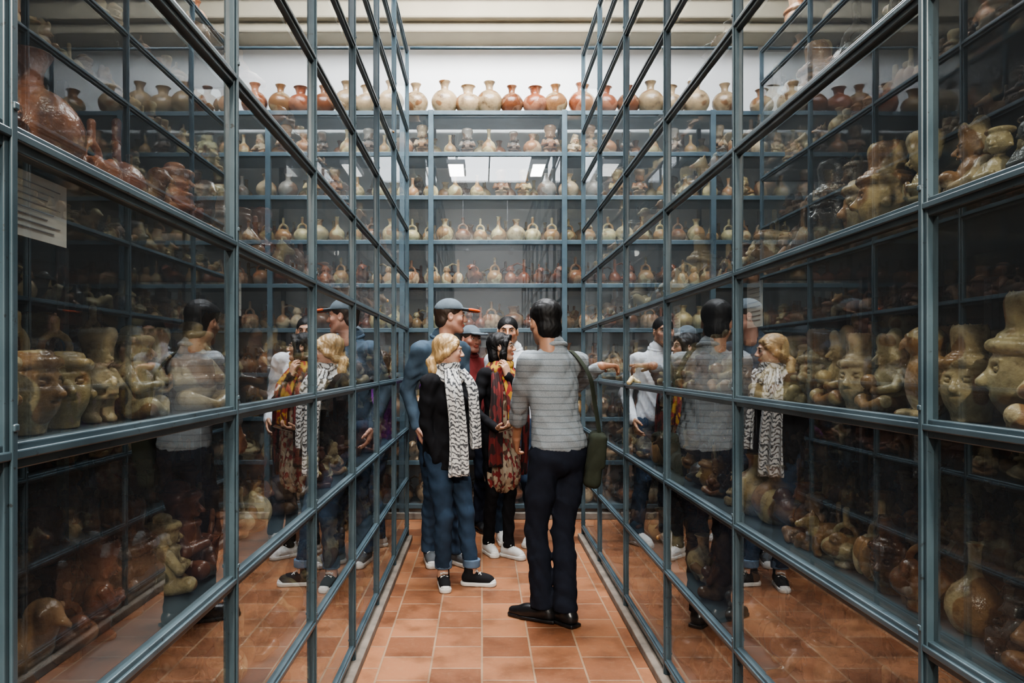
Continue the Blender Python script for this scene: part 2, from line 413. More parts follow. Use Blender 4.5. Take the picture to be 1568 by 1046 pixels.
def P_owl():
    F=Field(HP); F.ell((0,0,.36),(.23,.2,.36),.03); F.ell((0,.03,.76),(.2,.17,.17),.04)
    for sx in (-1,1):
        F.torus((sx*.085,.17,.78),.055,.022,.01,axis='y'); F.ell((sx*.085,.19,.78),.03,.01); F.cone((sx*.12,0,.88),(sx*.16,0,1.0),.05,.02,.02)
        F.ell((sx*.2,-.02,.38),(.05,.15,.26),.02); F.ell((sx*.09,.18,.04),(.06,.1,.05),.02)
    F.cone((0,.2,.76),(0,.24,.68),.035,.015,.01); return F.mesh('owl_vessel',zc)
jar1=prof([(.02,0),(.17,.0),(.28,.12),(.36,.32),(.35,.5),(.25,.66),(.13,.74),(.10,.80),(.11,.9),(.16,1.0),(.14,1.0),(.09,.9),(.08,.8)],40)
jar2=prof([(.02,0),(.14,.0),(.30,.14),(.37,.34),(.30,.54),(.15,.64),(.14,.74),(.17,.84),(.21,.88),(.18,.88),(.12,.74)],36)
bott=prof([(.02,0),(.13,.0),(.22,.1),(.27,.28),(.22,.48),(.09,.62),(.06,.75),(.06,.92),(.08,1.0),(.055,1.0),(.04,.9)],36)
bowl=prof([(.02,0),(.17,0),(.15,.06),(.2,.12),(.34,.28),(.42,.48),(.40,.48),(.3,.28),(.05,.14)],30)
kero=prof([(.02,0),(.24,.0),(.23,.06),(.21,.3),(.22,.5),(.27,.72),(.25,.72),(.19,.5),(.18,.1),(.02,.08)],30)
P_list=[('jar',lambda:lathe('necked_jar',jar1)),('jar_squat',lambda:lathe('squat_jar',jar2)),('bottle',lambda:lathe('long_neck_bottle',bott)),
 ('bowl',lambda:lathe('footed_bowl',bowl)),('kero',lambda:lathe('drinking_cup',kero)),
 ('seated_a',lambda:P_seated(0)),('seated_b',lambda:P_seated(1)),('head_a',lambda:P_head(0)),('head_b',lambda:P_head(1)),
 ('bird_a',lambda:P_bird(0)),('bird_b',lambda:P_bird(1)),('animal_a',lambda:P_animal(0)),('animal_b',lambda:P_animal(1)),
 ('stirrup_a',lambda:P_stirrup(0)),('stirrup_b',lambda:P_stirrup(1)),('stirrup_c',lambda:P_stirrup(2)),
 ('double',P_double),('standing',P_stand),('frog',P_frog),('serpent',P_reptile),('owl',P_owl),('pair',P_pair),('recline',P_recline)]
for k,f in P_list: addproto(k,f())
IDX={k:i for i,(k,_) in enumerate(P_list)}
FIG=[IDX[k] for k in ('seated_a','seated_b','head_a','head_b','standing','owl','seated_a','seated_b','head_a','head_b','frog','animal_b','bird_b','serpent','stirrup_c','pair','pair','recline','recline','standing')]
HEADS=[IDX[k] for k in ('head_a','head_b','seated_a','seated_b','head_a','pair','standing')]
VES=[IDX[k] for k in ('jar','jar_squat','bottle','stirrup_a','stirrup_b','stirrup_c','double')]
STI=[IDX[k] for k in ('stirrup_a','stirrup_b','stirrup_a','double','bird_b')]
print('protos',time.time()-T0)

def make_gn():
    g=bpy.data.node_groups.new('place_pots','GeometryNodeTree')
    g.interface.new_socket('Geometry',in_out='INPUT',socket_type='NodeSocketGeometry'); g.interface.new_socket('Geometry',in_out='OUTPUT',socket_type='NodeSocketGeometry')
    gi=g.nodes.new('NodeGroupInput'); go=g.nodes.new('NodeGroupOutput')
    ci=g.nodes.new('GeometryNodeCollectionInfo'); ci.inputs['Collection'].default_value=PROTO; ci.inputs['Separate Children'].default_value=True; ci.inputs['Reset Children'].default_value=True
    ip=g.nodes.new('GeometryNodeInstanceOnPoints'); ip.inputs['Pick Instance'].default_value=True
    def na(n,t):
        a=g.nodes.new('GeometryNodeInputNamedAttribute'); a.data_type=t; a.inputs[0].default_value=n
        return [o for o in a.outputs if o.enabled and o.name=='Attribute'][0]
    L=g.links.new
    L(gi.outputs[0],ip.inputs['Points']); L(ci.outputs[0],ip.inputs['Instance']); L(na('pick','INT'),ip.inputs['Instance Index'])
    L(na('rot','FLOAT_VECTOR'),ip.inputs['Rotation']); L(na('scl','FLOAT_VECTOR'),ip.inputs['Scale']); L(ip.outputs[0],go.inputs[0])
    return g
GN=make_gn()
def pots(name,items,parent=None):
    me=bpy.data.meshes.new(name); me.from_pydata([i[0] for i in items],[],[])
    def at(n,t,vals,key='vector'):
        a=me.attributes.new(n,t,'POINT'); a.data.foreach_set(key,np.array(vals).ravel())
    at('rot','FLOAT_VECTOR',[(0.,0.,i[1]) for i in items]); at('scl','FLOAT_VECTOR',[tuple(4*q for q in i[2]) for i in items])
    at('pick','INT',[i[3] for i in items],'value'); at('tint','FLOAT_COLOR',[(*i[4],1) for i in items],'color')
    o=link(name,me,None,parent); md=o.modifiers.new('pots','NODES'); md.node_group=GN; return o
CR=[(.58,.47,.27),(.64,.52,.32),(.50,.38,.19),(.54,.46,.27)]
RD=[(.32,.13,.07),(.40,.19,.10),(.26,.10,.06),(.42,.25,.15)]
BR=[(.22,.125,.065),(.28,.165,.09),(.16,.09,.05)]
BK=[(.07,.075,.08),(.11,.12,.125),(.05,.05,.05)]
PK=[(.50,.34,.22),(.57,.44,.30),(.45,.28,.18)]
def tint(th):
    c=rng.choice(th); f=rng.uniform(.75,1.25); return tuple(min(.9,x*f) for x in c)

# ------------------------------------------------------------------ room
XL,XR=-3.4,3.6; Y0,Y1=-4.2,7.42; ZT=5.4
boxes('floor',[(XL-.1,XR+.1,Y0-.1,Y1+.1,-.1,0)],M['floor'])
boxes('wall_end',[(XL-.1,XR+.1,Y1,Y1+.12,0,ZT)],M['wall'])
boxes('wall_left',[(XL-.12,XL,Y0,Y1,0,ZT)],M['wall'])
boxes('wall_right',[(XR,XR+.12,Y0,Y1,0,ZT)],M['wall'])
boxes('wall_rear',[(XL-.1,XR+.1,Y0-.12,Y0,0,ZT)],M['wall'])
boxes('ceiling',[(XL-.1,XR+.1,Y0-.1,Y1+.1,ZT,ZT+.12)],M['wall'])
boxes('trim_1',[(XL,XR,7.02,Y1,4.66,5.4),(XL,XR,6.94,Y1,4.84,4.92),(XL,XR,7.10,Y1,4.56,4.66)],M['beam'],bevel=.02)
def skylight(i,cx,cy,w,l,m):
    e=empty('window_%d'%i)
    boxes('pane',[(cx-w/2,cx+w/2,cy-l/2,cy+l/2,ZT-.03,ZT-.012)],M[m],e)
    fr=[(cx-w/2-.05,cx-w/2,cy-l/2-.05,cy+l/2+.05,ZT-.07,ZT),(cx+w/2,cx+w/2+.05,cy-l/2-.05,cy+l/2+.05,ZT-.07,ZT),
        (cx-w/2,cx+w/2,cy-l/2-.05,cy-l/2,ZT-.07,ZT),(cx-w/2,cx+w/2,cy+l/2,cy+l/2+.05,ZT-.07,ZT),(cx-.015,cx+.015,cy-l/2,cy+l/2,ZT-.06,ZT)]
    boxes('frame',fr,M['white'],e)
skylight(1,.15,5.0,2.2,2.4,'sky'); skylight(2,.15,-1.4,1.6,2.2,'sky2')
def lamp(x,y,z=4.62):
    e=empty('ceiling_lamp')
    boxes('housing',[(x-.15,x+.15,y-.42,y+.42,z,z+.07)],M['white'],e,.01)
    boxes('tube_panel',[(x-.12,x+.12,y-.38,y+.38,z-.012,z-.002)],M['lamp'],e)
    tube('rod',[(x,y-.3,z+.06),(x,y-.3,ZT)],.008,M['white'],e); tube('rod_2',[(x,y+.3,z+.06),(x,y+.3,ZT)],.008,M['white'],e)
lamp(-.42,1.35); lamp(.95,1.35)
def fill_spot(x,y,z,tx,ty,tz,en,ang=52):  # added fill lamp with can and stem, unseen behind camera, brightens shelf fronts
    e=empty('fill_spotlight'); d=(Vector((tx,ty,tz))-Vector((x,y,z))).normalized(); p=Vector((x,y,z))
    tube('can',[p-d*.17,p-d*.16,p-d*.03,p-d*.02],[.03,.055,.06,.06],M['white'],e,16); tube('stem',[tuple(p-d*.1),(x-d.x*.1,y-d.y*.1,ZT)],.01,M['white'],e)
    L=bpy.data.lights.new('fill_light','SPOT'); L.energy=en; L.spot_size=math.radians(ang); L.spot_blend=.5; L.shadow_soft_size=.07; L.color=(1,.91,.78)
    o=bpy.data.objects.new('fill_light',L); COL.objects.link(o); o.parent=e; o.location=p; o.rotation_euler=d.to_track_quat('-Z','Y').to_euler()
fill_spot(-.35,-2.85,3.9,.66,1.35,1.05,640); fill_spot(.6,-2.85,3.9,-.46,1.35,1.05,640)

# ------------------------------------------------------------------ side cabinets
LV=[.10,.50,.90,1.305,1.71,2.11,2.51,2.91,3.31,3.68]; TOP=3.94
rgl=random.Random(3)
def side_cabinet(xf,sgn,posts,depth=.84):
    e=empty('display_cabinet'); xb=xf+sgn*depth
    fr=[];gl=[];sh=[];bk=[]
    def xx(a,b): return (min(a,b),max(a,b))
    y0,y1=posts[0],posts[-1]
    for y in posts:
        a,b=xx(xf-sgn*.008,xf+sgn*.014); fr.append((a,b,y-.014,y+.014,0.02,TOP))
        a,b=xx(xf-sgn*.013,xf-sgn*.008); fr.append((a,b,y-.006,y+.006,0.02,TOP))
        a,b=xx(xb-sgn*.03,xb); fr.append((a,b,y-.02,y+.02,.02,TOP))
        a,b=xx(xf+sgn*.40,xf+sgn*.42); fr.append((a,b,y-.010,y+.010,.02,TOP))
    for z in LV+[TOP]:
        a,b=xx(xf-sgn*.006,xf+sgn*.016); fr.append((a,b,y0,y1,z-.019,z+.015))
        a,b=xx(xf-sgn*.012,xf-sgn*.005); fr.append((a,b,y0,y1,z-.006,z+.006))
        a,b=xx(xf+sgn*.03,xb-sgn*.012); sh.append((a,b,y0+.01,y1-.01,z-.010,z+.002))
    for z in LV:
        a,b=xx(xf,xb); fr.append((a,b,y1-.015,y1+.015,z-.018,z+.012))
    boxes('frame',fr,M['frame'],e,.002); boxes('shelves',sh,M['shelf'],e)
    sc=[]
    for y in posts:
        for z in LV:
            a,b=xx(xf-sgn*.016,xf-sgn*.010); sc.append((a,b,y-.005,y+.005,z+.03,z+.04))
    boxes('screws',sc,M['frame'],e,.002)
    a,b=xx(xb-sgn*.008,xb+sgn*.004); boxes('back_panel',[(a,b,y0,y1,.03,TOP)],M['back'],e)
    a,b=xx(xf-sgn*.040,xb); boxes('curb',[(a,b,y0-.02,y1+.02,0,.045)],M['concrete'],e,.006)
    V=[];Q=[]
    zs=[.05]+LV+[TOP]
    for i in range(len(posts)-1):
        for j in range(len(zs)-1):
            t1=rgl.uniform(-.0022,.0022); t2=rgl.uniform(-.0016,.0016); ym=(posts[i]+posts[i+1])/2; zm=(zs[j]+zs[j+1])/2
            n=len(V)
            for (y,z) in ((posts[i],zs[j]),(posts[i+1],zs[j]),(posts[i+1],zs[j+1]),(posts[i],zs[j+1])): V.append((xf+sgn*.004+(y-ym)*t1+(z-zm)*t2,y,z))
            Q.append((n,n+1,n+2,n+3))
    for j in range(len(zs)-1):
        n=len(V); V+= [(xf,y1,zs[j]),(xb,y1,zs[j]),(xb,y1,zs[j+1]),(xf,y1,zs[j+1])]; Q.append((n,n+1,n+2,n+3))
    me=bpy.data.meshes.new('glass'); me.from_pydata(V,[],Q); me.update(); link('glass_panes',me,M['glass'],e)
    return e
PL=[-1.75,-.82,.07,.945,1.81,2.67,3.50,4.30,5.15,6.04]
PR=[-1.55,-.57,.41,1.385,2.42,3.34,4.29,5.25,6.10]
side_cabinet(-.60,-1,PL); side_cabinet(.82,1,PR)
def fill_side(xf,sgn,posts,left):
    it=[]
    for li,z in enumerate(LV):
        for row in range(4):
            y=posts[0]+.1+row*.05
            while y<posts[-1]-.1:
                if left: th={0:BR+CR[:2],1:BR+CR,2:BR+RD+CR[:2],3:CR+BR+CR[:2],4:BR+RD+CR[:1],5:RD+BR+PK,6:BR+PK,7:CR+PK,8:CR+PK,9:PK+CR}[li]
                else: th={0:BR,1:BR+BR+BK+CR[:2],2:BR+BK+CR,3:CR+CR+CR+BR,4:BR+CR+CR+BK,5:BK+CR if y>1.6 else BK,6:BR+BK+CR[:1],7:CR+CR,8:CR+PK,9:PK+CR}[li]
                h=rng.uniform(.14,.21) if rng.random()<.85 else rng.uniform(.21,.25)
                kinds=FIG if rng.random()<.82 else VES
                if li==3: kinds=HEADS if rng.random()<.7 else FIG; h=rng.uniform(.165,.24)
                if li in (0,1) and rng.random()<.4: kinds=VES
                if li>=9: h=min(h,.2); kinds=VES
                k=rng.choice(kinds)
                w=h*rng.uniform(.95,1.15)
                x=xf+sgn*(.125+row*.18+rng.uniform(-.02,.02))
                rz=(pi/2 if left else -pi/2)*-1+rng.uniform(-.7,.7)
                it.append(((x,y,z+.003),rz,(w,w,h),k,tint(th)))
                y+=w*rng.uniform(.60,.76)
    return it
def top_row(xf,sgn,y0,y1):
    it=[];y=y0
    while y<y1:
        h=rng.uniform(.22,.3); it.append(((xf+sgn*(.16),y,TOP+.014),rng.uniform(0,6),(h,h,h),rng.choice([IDX['jar'],IDX['jar_squat'],IDX['head_b']]),tint(PK+CR))); y+=rng.uniform(.26,.34)
    return it
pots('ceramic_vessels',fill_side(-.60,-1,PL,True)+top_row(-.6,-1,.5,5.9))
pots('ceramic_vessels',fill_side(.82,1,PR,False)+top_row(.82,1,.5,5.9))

# ------------------------------------------------------------------ end cabinet
e=empty('display_cabinet'); YF=6.92; YB=7.40
PX=[-2.93,-1.70,-.47,.76,1.99,3.2]; LE=[.12,.52,.92,1.33,1.74,2.15,2.55,2.96,3.36,3.74]
fr=[];sh=[]
for x in PX:
    fr.append((x-.024,x+.024,YF-.02,YF+.03,.02,3.76)); fr.append((x-.02,x+.02,YB-.04,YB-.005,.02,3.76))
for z in LE:
    fr.append((PX[0],PX[-1],YF-.014,YF+.018,z-.026,z+.014)); sh.append((PX[0],PX[-1],YF+.02,YB-.01,z-.012,z+.002))
boxes('frame',fr,M['frame'],e,.003); boxes('shelves',sh,M['shelf_end'],e)
boxes('curb',[(PX[0],PX[-1],YF-.05,YB,0,.06)],M['concrete'],e,.006)
V=[];Q=[]
zs=[.06]+LE
for i in range(len(PX)-1):
    for j in range(len(zs)-1):
        t1=rgl.uniform(-.003,.003); t2=rgl.uniform(-.003,.003); n=len(V); xm=(PX[i]+PX[i+1])/2; zm=(zs[j]+zs[j+1])/2
        for x,z in ((PX[i],zs[j]),(PX[i+1],zs[j]),(PX[i+1],zs[j+1]),(PX[i],zs[j+1])): V.append((x,YF+(x-xm)*t1+(z-zm)*t2,z))
        Q.append((n,n+1,n+2,n+3))
me=bpy.data.meshes.new('glass'); me.from_pydata(V,[],Q); me.update(); link('glass_panes',me,M['glass'],e)
it=[]
for li,z in enumerate(LE[:-1]):
    for row in range(2):
        x=PX[0]+.1
        while x<PX[-1]-.08:
            if li in (8,7): kk=[IDX['bottle'],IDX['jar'],IDX['standing'],IDX['bottle'],IDX['seated_b']]; h=rng.uniform(.2,.27); th=PK+CR+[(.3,.27,.25)]
            elif li==6: kk=[IDX['jar'],IDX['bottle'],IDX['stirrup_a']]; h=rng.uniform(.2,.25); th=CR+PK
            elif li==5: kk=STI; h=rng.uniform(.21,.27); th=CR+PK+RD
            else: kk=STI+VES; h=rng.uniform(.22,.29); th=CR+PK+RD+BR
            w=h*rng.uniform(.95,1.15); it.append(((x,YF+.13+row*.21,z+.003),rng.uniform(-.3,.3)+pi,(w,w,h),rng.choice(kk),tint(th)))
            x+=h*(rng.uniform(.66,.82) if li<7 else rng.uniform(.75,1.0))
pots('ceramic_vessels',it)
it=[]
for i,x in enumerate([-2.6,-2.3,-2.0,-1.75,-1.5,-1.25,-.98,-.62,-.35,-.13,.07,.28,.50,.69,.93,1.2,1.5,1.8,2.1,2.4,2.8]):
    h=.285*rng.uniform(.9,1.15); it.append(((x,YF+.13,3.757),rng.uniform(0,6),(h*1.1,h*1.1,h),IDX['jar'] if i%3 else IDX['jar_squat'],tint([(.33,.15,.09),(.30,.22,.13),(.24,.15,.09),(.35,.26,.16),(.25,.125,.07)])))
pots('storage_jars',it)
tube('tie_bar',[(-.58,6.07,3.975),(.80,6.07,3.975)],.012,M['frame'])

def label(x,y,z,w,h,sg):
    e=empty('paper_label')
    boxes('sheet',[(x-.001,x+.001,y-w/2,y+w/2,z-h,z)],M['paper'],e)
    boxes('text_lines',[(x-sg*.0026 if sg>0 else x+.0012,x-.0012 if sg>0 else x+.0026,y-w*.38,y+w*(.38-.1*(k%3)),z-h*(.14+.1*k)-.0014,z-h*(.14+.1*k)) for k in range(8)],M['ink'],e)
label(.846,2.33,1.675,.13,.14,1); label(.846,3.26,1.675,.11,.13,1); label(-.626,1.90,1.665,.10,.12,-1); label(-.626,1.05,1.685,.16,.09,-1)

print('room',time.time()-T0)
# ------------------------------------------------------------------ people
def skinmat(name,c):
    m,nt,b=newmat(name); a=N(nt,'ShaderNodeAttribute',attribute_name='paint')
    nt.links.new(a.outputs['Color'],b.inputs['Base Color']); b.inputs['Roughness'].default_value=.5
    b.inputs['Subsurface Weight'].default_value=.08; b.inputs['Subsurface Scale'].default_value=.01; return m
SKIN=skinmat('skin',None)
def paint(me,cols):
    a=me.color_attributes.new('paint','FLOAT_COLOR','POINT'); c=np.ones((len(me.vertices),4),np.float32); c[:,:3]=cols; a.data.foreach_set('color',c.ravel())
def coords(me):
    v=np.empty(len(me.vertices)*3,np.float32); me.vertices.foreach_get('co',v); return v.reshape(-1,3)
EYEW=simple('eye_white',(.58,.56,.53),.25,.02,10); IRIS=simple('eye_iris',(.05,.03,.02),.15,.1,10)
def ik(s,t,l1,l2,pole):
    s=Vector(s);t=Vector(t);d=t-s;L=min(d.length,(l1+l2)*.998); dn=d.normalized(); t=s+dn*L
    a=(l1*l1-l2*l2+L*L)/(2*L); hh=math.sqrt(max(l1*l1-a*a,0)); p=Vector(pole); p=(p-dn*p.dot(dn)).normalized()
    return s+dn*a+p*hh,t
def head(parent,pos,rot,s,skin,style,hairmat,fem,glasses=False,cap=False):
    h=.0042; e=bpy.data.objects.new('head',None); COL.objects.link(e); e.parent=parent; e.location=pos; e.rotation_euler=rot; e.scale=(s,s,s); e.empty_display_size=.1
    F=Field(h)
    F.ell((0,-.017,.032),(.076,.096,.084),.02); F.ell((0,.018,-.035),(.060,.070,.078),.03)
    j=.9 if fem else 1.05
    for sx in (-1,1): F.cone((sx*.052*j,-.01,-.055),(sx*.02,.062,-.098),.022,.018,.025); F.ell((sx*.040,.058,-.022),(.024,.022,.022),.02)
    F.ell((0,.070,-.097),(.022*j,.018,.017),.015)
    F.cone((-.034,.078,.024),(.034,.078,.024),.010,.010,.018)
    for sx in (-1,1): F.ell((sx*.032,.098,.006),(.018,.016,.011),.012,sub=True)
    F.cone((0,.086,.010),(0,.107,-.027),.0075,.0115,.012)
    for sx in (-1,1): F.ell((sx*.012,.098,-.032),(.009,.010,.008),.006)
    F.ell((0,.086,-.056),(.024,.010,.0065),.005); F.ell((0,.085,-.067),(.020,.010,.0075),.005); F.ell((0,.099,-.0615),(.022,.006,.0015),.003,sub=True)
    for sx in (-1,1):
        F.ell((sx*.079,-.008,-.004),(.010,.020,.031),.006,(0,0,sx*-.35)); F.ell((sx*.088,-.003,.002),(.006,.010,.016),.006,(0,0,sx*-.35),sub=True)
    nr=.044 if fem else .053
    F.cone((0,-.028,-.05),(0,-.040,-.175),nr,nr,.03)
    me=F.mesh('face'); v=coords(me); c=np.tile(np.array(skin),(len(v),1))
    lip=((v[:,0]/.026)**2+((v[:,2]+.061)/.014)**2<1)&(v[:,1]>.075); c[lip]=np.array(skin)*np.array([.85,.5,.5])
    ck=np.exp(-(((np.abs(v[:,0])-.042)/.02)**2+((v[:,2]+.03)/.022)**2))*(v[:,1]>.03); c*=1+ck[:,None]*np.array([.08,-.14,-.14])
    if not fem:
        st=(v[:,2]<-.045)&(v[:,2]>-.13)&(v[:,1]>.0)&~lip; c[st]*=np.array([.88,.86,.87])
    paint(me,c); link('face',me,SKIN,e)
    for sx in (-1,1):
        V,Q=Field(.0022).ell((sx*.032,.0745,.006),(.0125,.011,.0085)).build(); link('eyeball',mesh_np('eyeball',V,Q),EYEW,e)
        V,Q=Field(.0015).ell((sx*.032,.0845,.006),(.0055,.003,.0052)).build(); link('iris',mesh_np('iris',V,Q),IRIS,e)
        Fb=Field(.0022).chain([(sx*.017,.090,.023),(sx*.034,.0885,.029),(sx*.050,.074,.024)],[.0038,.0038,.002],.003); link('eyebrow',Fb.mesh('eyebrow'),hairmat,e)
        Fb=Field(.0018).chain([(sx*.019,.0850,.009),(sx*.032,.0885,.0145),(sx*.046,.078,.008)],.0026,.002); V,Q=Fb.build(); me=mesh_np('eyelid',V,Q); paint(me,np.array(skin)*.75); link('eyelid',me,SKIN,e)
    H=Field(.0042)
    def sd(amp,fx=140,fz=25): return lambda X,Y,Z: amp*np.sin(fx*X+30*Z+3*np.sin(40*Y))*np.sin(fx*.8*Y+fz*Z+2)+amp*.5*np.sin(260*(X+Y*.6)+4*np.sin(60*Z))
    cuts=[]; am=.0022
    if style=='short':
        am=.0008
        H.ell((0,-.022,.042),(.083,.100,.086),.02); H.ell((0,-.055,-.03),(.068,.058,.055),.03)
        H.ell((0,.088,-.035),(.078,.068,.085),.015,sub=True); H.ell((0,.03,-.11),(.1,.085,.085),.02,sub=True)
        for sx in (-1,1): H.ell((sx*.085,.0,-.012),(.02,.026,.03),.01,sub=True)
        if cap: cuts.append(lambda X,Y,Z:Z-.06)
    elif style=='thick':
        am=.0013
        H.ell((0,-.020,.046),(.088,.104,.088),.02); H.ell((0,-.060,-.045),(.070,.058,.065),.03); H.ell((.01,.06,.085),(.06,.04,.03),.03)
        H.ell((0,.096,-.035),(.078,.068,.085),.015,sub=True); H.ell((0,.045,-.125),(.1,.085,.085),.02,sub=True)
        for sx in (-1,1): H.ell((sx*.088,.005,-.014),(.022,.026,.032),.01,sub=True)
    elif style=='tied':
        H.ell((0,-.020,.040),(.084,.104,.088),.02); H.ell((0,-.055,-.03),(.074,.065,.07),.03)
        for sx in (-1,1): H.chain([(sx*.06,.055,.07),(sx*.082,.03,.03),(sx*.084,-.02,-.02),(sx*.05,-.08,-.06)],[.016,.020,.022,.02],.02)
        H.ell((0,.098,-.025),(.074,.070,.085),.012,sub=True); H.ell((0,.05,-.13),(.09,.085,.085),.02,sub=True)
        H.chain([(0,-.10,-.05),(.02,-.125,-.09),(.045,-.11,-.15),(.06,-.085,-.20)],[.028,.034,.03,.012],.02)
    elif style=='long':
        H.ell((0,-.022,.042),(.088,.104,.088),.02); H.ell((0,-.065,-.06),(.085,.055,.11),.03)
        for sx in (-1,1): H.chain([(sx*.03,.075,.085),(sx*.078,.045,.03),(sx*.088,.02,-.06),(sx*.08,.01,-.17)],[.016,.022,.028,.024],.02)
        H.ell((0,.10,-.035),(.066,.078,.10),.012,sub=True)
    link('hair',H.mesh('hair',cuts,sd(am)),hairmat,e)
    if glasses:
        G=Field(.0018)
        for sx in (-1,1):
            G.chain([(sx*.034+.021*math.cos(t),.099-.004*abs(math.cos(t)),.004+.016*math.sin(t)) for t in np.linspace(0,2*pi,17)],.0018,.001)
            G.cone((sx*.055,.094,.008),(sx*.080,.0,.006),.0018,.0018,.001)
        G.cone((-.013,.099,.007),(.013,.099,.007),.0016,.0016,.001)
        link('glasses',G.mesh('glasses'),IRIS,e)
    if cap:
        C=Field(.005); C.ell((0,-.014,.045),(.089,.106,.085),.01)
        me=C.mesh('cap_crown',[lambda X,Y,Z:.048-Z-.1*(Y+.1)*(Y<-.05)],lambda X,Y,Z:.0012*np.cos(6*np.arctan2(X,Y+.014))); link('cap_crown',me,cap[0],e)
        C=Field(.004); C.ell((0,.115,.050),(.070,.078,.010),.005,(-.12,0,0)); link('cap_brim',C.mesh('cap_brim',[lambda X,Y,Z:.055-Y]),cap[0],e)
        C=Field(.003); C.chain([(.073*math.cos(t),.117+.080*math.sin(t),.049-.010*math.sin(t)) for t in np.linspace(.1,pi-.1,16)],.0085,.003); link('brim_edge',C.mesh('brim_edge'),cap[1],e)
    return e
def hand_mesh(parent,wrist,dirv,palmn,elbow,right,s,skin,curl=.35,fore=.10,r_fore=.036,spread=0,point=False):
    F=Field(.0026); sg=1 if right else -1
    X=Vector(dirv).normalized(); Z=-(Vector(palmn)-X*Vector(palmn).dot(X)).normalized(); Yv=Z.cross(X)
    Mx=Matrix((X,Yv,Z)).transposed()
    el=Mx.transposed()@(Vector(elbow)-Vector(wrist))/s
    el=el.normalized()*min(el.length,fore)
    F.cone((0,0,0),tuple(el),.024,.024+(r_fore-.024)*min(1,fore/.2),.012)
    bases=[(.088,.029),(.092,.010),(.088,-.010),(.078,-.028)]; lens=[.072,.080,.073,.057]
    for q,((bx,by),L) in enumerate(zip(bases,lens)):
        by*=sg
        F.cone((.004,by*.45,0),(bx,by,0),.018,.0105,.012)
        c=curl*(1+.12*q); 
        if point and q>0: c=curl*2.6
        if point and q==0: c=.08
        p=np.array([bx,by,0.]); an=0; r=.0088
        pts=[p.copy()]
        for f,fr_ in enumerate((.45,.31,.24)):
            an+=c*(.7 if f==0 else 1)
            p=p+L*fr_*np.array([math.cos(an),math.sin(spread*(1.5-q))*sg*.5,-math.sin(an)]); pts.append(p.copy())
        F.chain(pts,[.0092,.0085,.0078,.0066],.0025)
    F.chain([(.015,.022*sg,-.004),(.045,.046*sg,-.014),(.070,.056*sg,-.024),(.090,.056*sg,-.034)],[.015,.0125,.0095,.0080],.006)
    me=F.mesh('hand'); paint(me,np.array(skin))
    o=link('hand',me,SKIN,parent); m4=Mx.to_4x4(); m4.translation=Vector(wrist)
    o.matrix_local=m4@Matrix.Scale(s,4); return o
def shoe(parent,pos,yaw,s,kind,mats):
    e=bpy.data.objects.new('shoe',None); COL.objects.link(e); e.parent=parent; e.location=(pos[0],pos[1],0); e.rotation_euler=(0,0,yaw); e.scale=(s,s,s)
    F=Field(.005)
    if kind=='sneaker':
        F.cone((0,-.035,.055),(0,.13,.040),.040,.036,.02); F.cone((0,-.015,.07),(0,-.012,.135),.043,.043,.02); F.ell((0,.07,.055),(.036,.07,.038),.02)
        F.cone((0,-.012,.13),(0,-.012,.2),.034,.034,.005,sub=True)
        link('upper',F.mesh('upper',[lambda X,Y,Z:.022-Z,lambda X,Y,Z:Z-.128]),mats[0],e)
        S=Field(.004); S.cone((0,-.04,.018),(0,.04,.018),.043,.041,.01); S.cone((0,.04,.018),(.0,.135,.018),.041,.044,.01)
        link('sole',S.mesh('sole',[lambda X,Y,Z:.002-Z,lambda X,Y,Z:Z-.030-.1*np.maximum(Y-.12,0)]),mats[1],e)
        T=Field(.004); T.ell((0,.140,.033),(.035,.036,.026),.01); link('toe_cap',T.mesh('toe_cap',[lambda X,Y,Z:.022-Z]),mats[1],e)
        L=Field(.0028)
        for q in range(5):
            y=.105-.022*q; z=.071+.007*q+(.006*q*q*.35); L.cone((-.024,y,z-.004),(.024,y-.008,z-.004),.0042,.0042,.002); L.cone((0,y-.004,z+.002),(.026,y+.010,z-.008),.004,.004,.002)
        link('laces',L.mesh('laces'),mats[1],e)
    else:
        F.cone((0,-.04,.045),(0,.10,.038),.040,.038,.02); F.cone((0,.10,.036),(0,.175,.030),.037,.026,.02); F.cone((0,-.02,.06),(0,-.02,.10),.041,.040,.02); F.ell((0,.05,.055),(.034,.06,.03),.02)
        link('upper',F.mesh('upper',[lambda X,Y,Z:.016-Z,lambda X,Y,Z:Z-.105]),mats[0],e)
        S=Field(.004); S.cone((0,-.04,.012),(0,.10,.012),.042,.042,.01); S.cone((0,.10,.012),(0,.178,.012),.042,.029,.01); S.box((0,-.045,.014),(.038,.036,.014),.005,.005)
        link('sole',S.mesh('sole',[lambda X,Y,Z:.002-Z,lambda X,Y,Z:Z-.02]),mats[1],e)
    return e
def wr(amp,seed=0):
    def f(X,Y,Z):
        a=24*Z+7*np.sin(6*X+seed)+6*np.sin(7*Y+seed*2)
        w=(1-2*np.sqrt(np.abs(np.sin(a))+.01))*.7*np.sin(11*X+9*Y+5*Z+seed)+.55*np.sin(70*Z+30*X*np.sign(np.sin(seed+1))+12*np.sin(9*Y+6*X))*np.sin(17*Y-9*X+2+seed)
        return amp*w
    return f
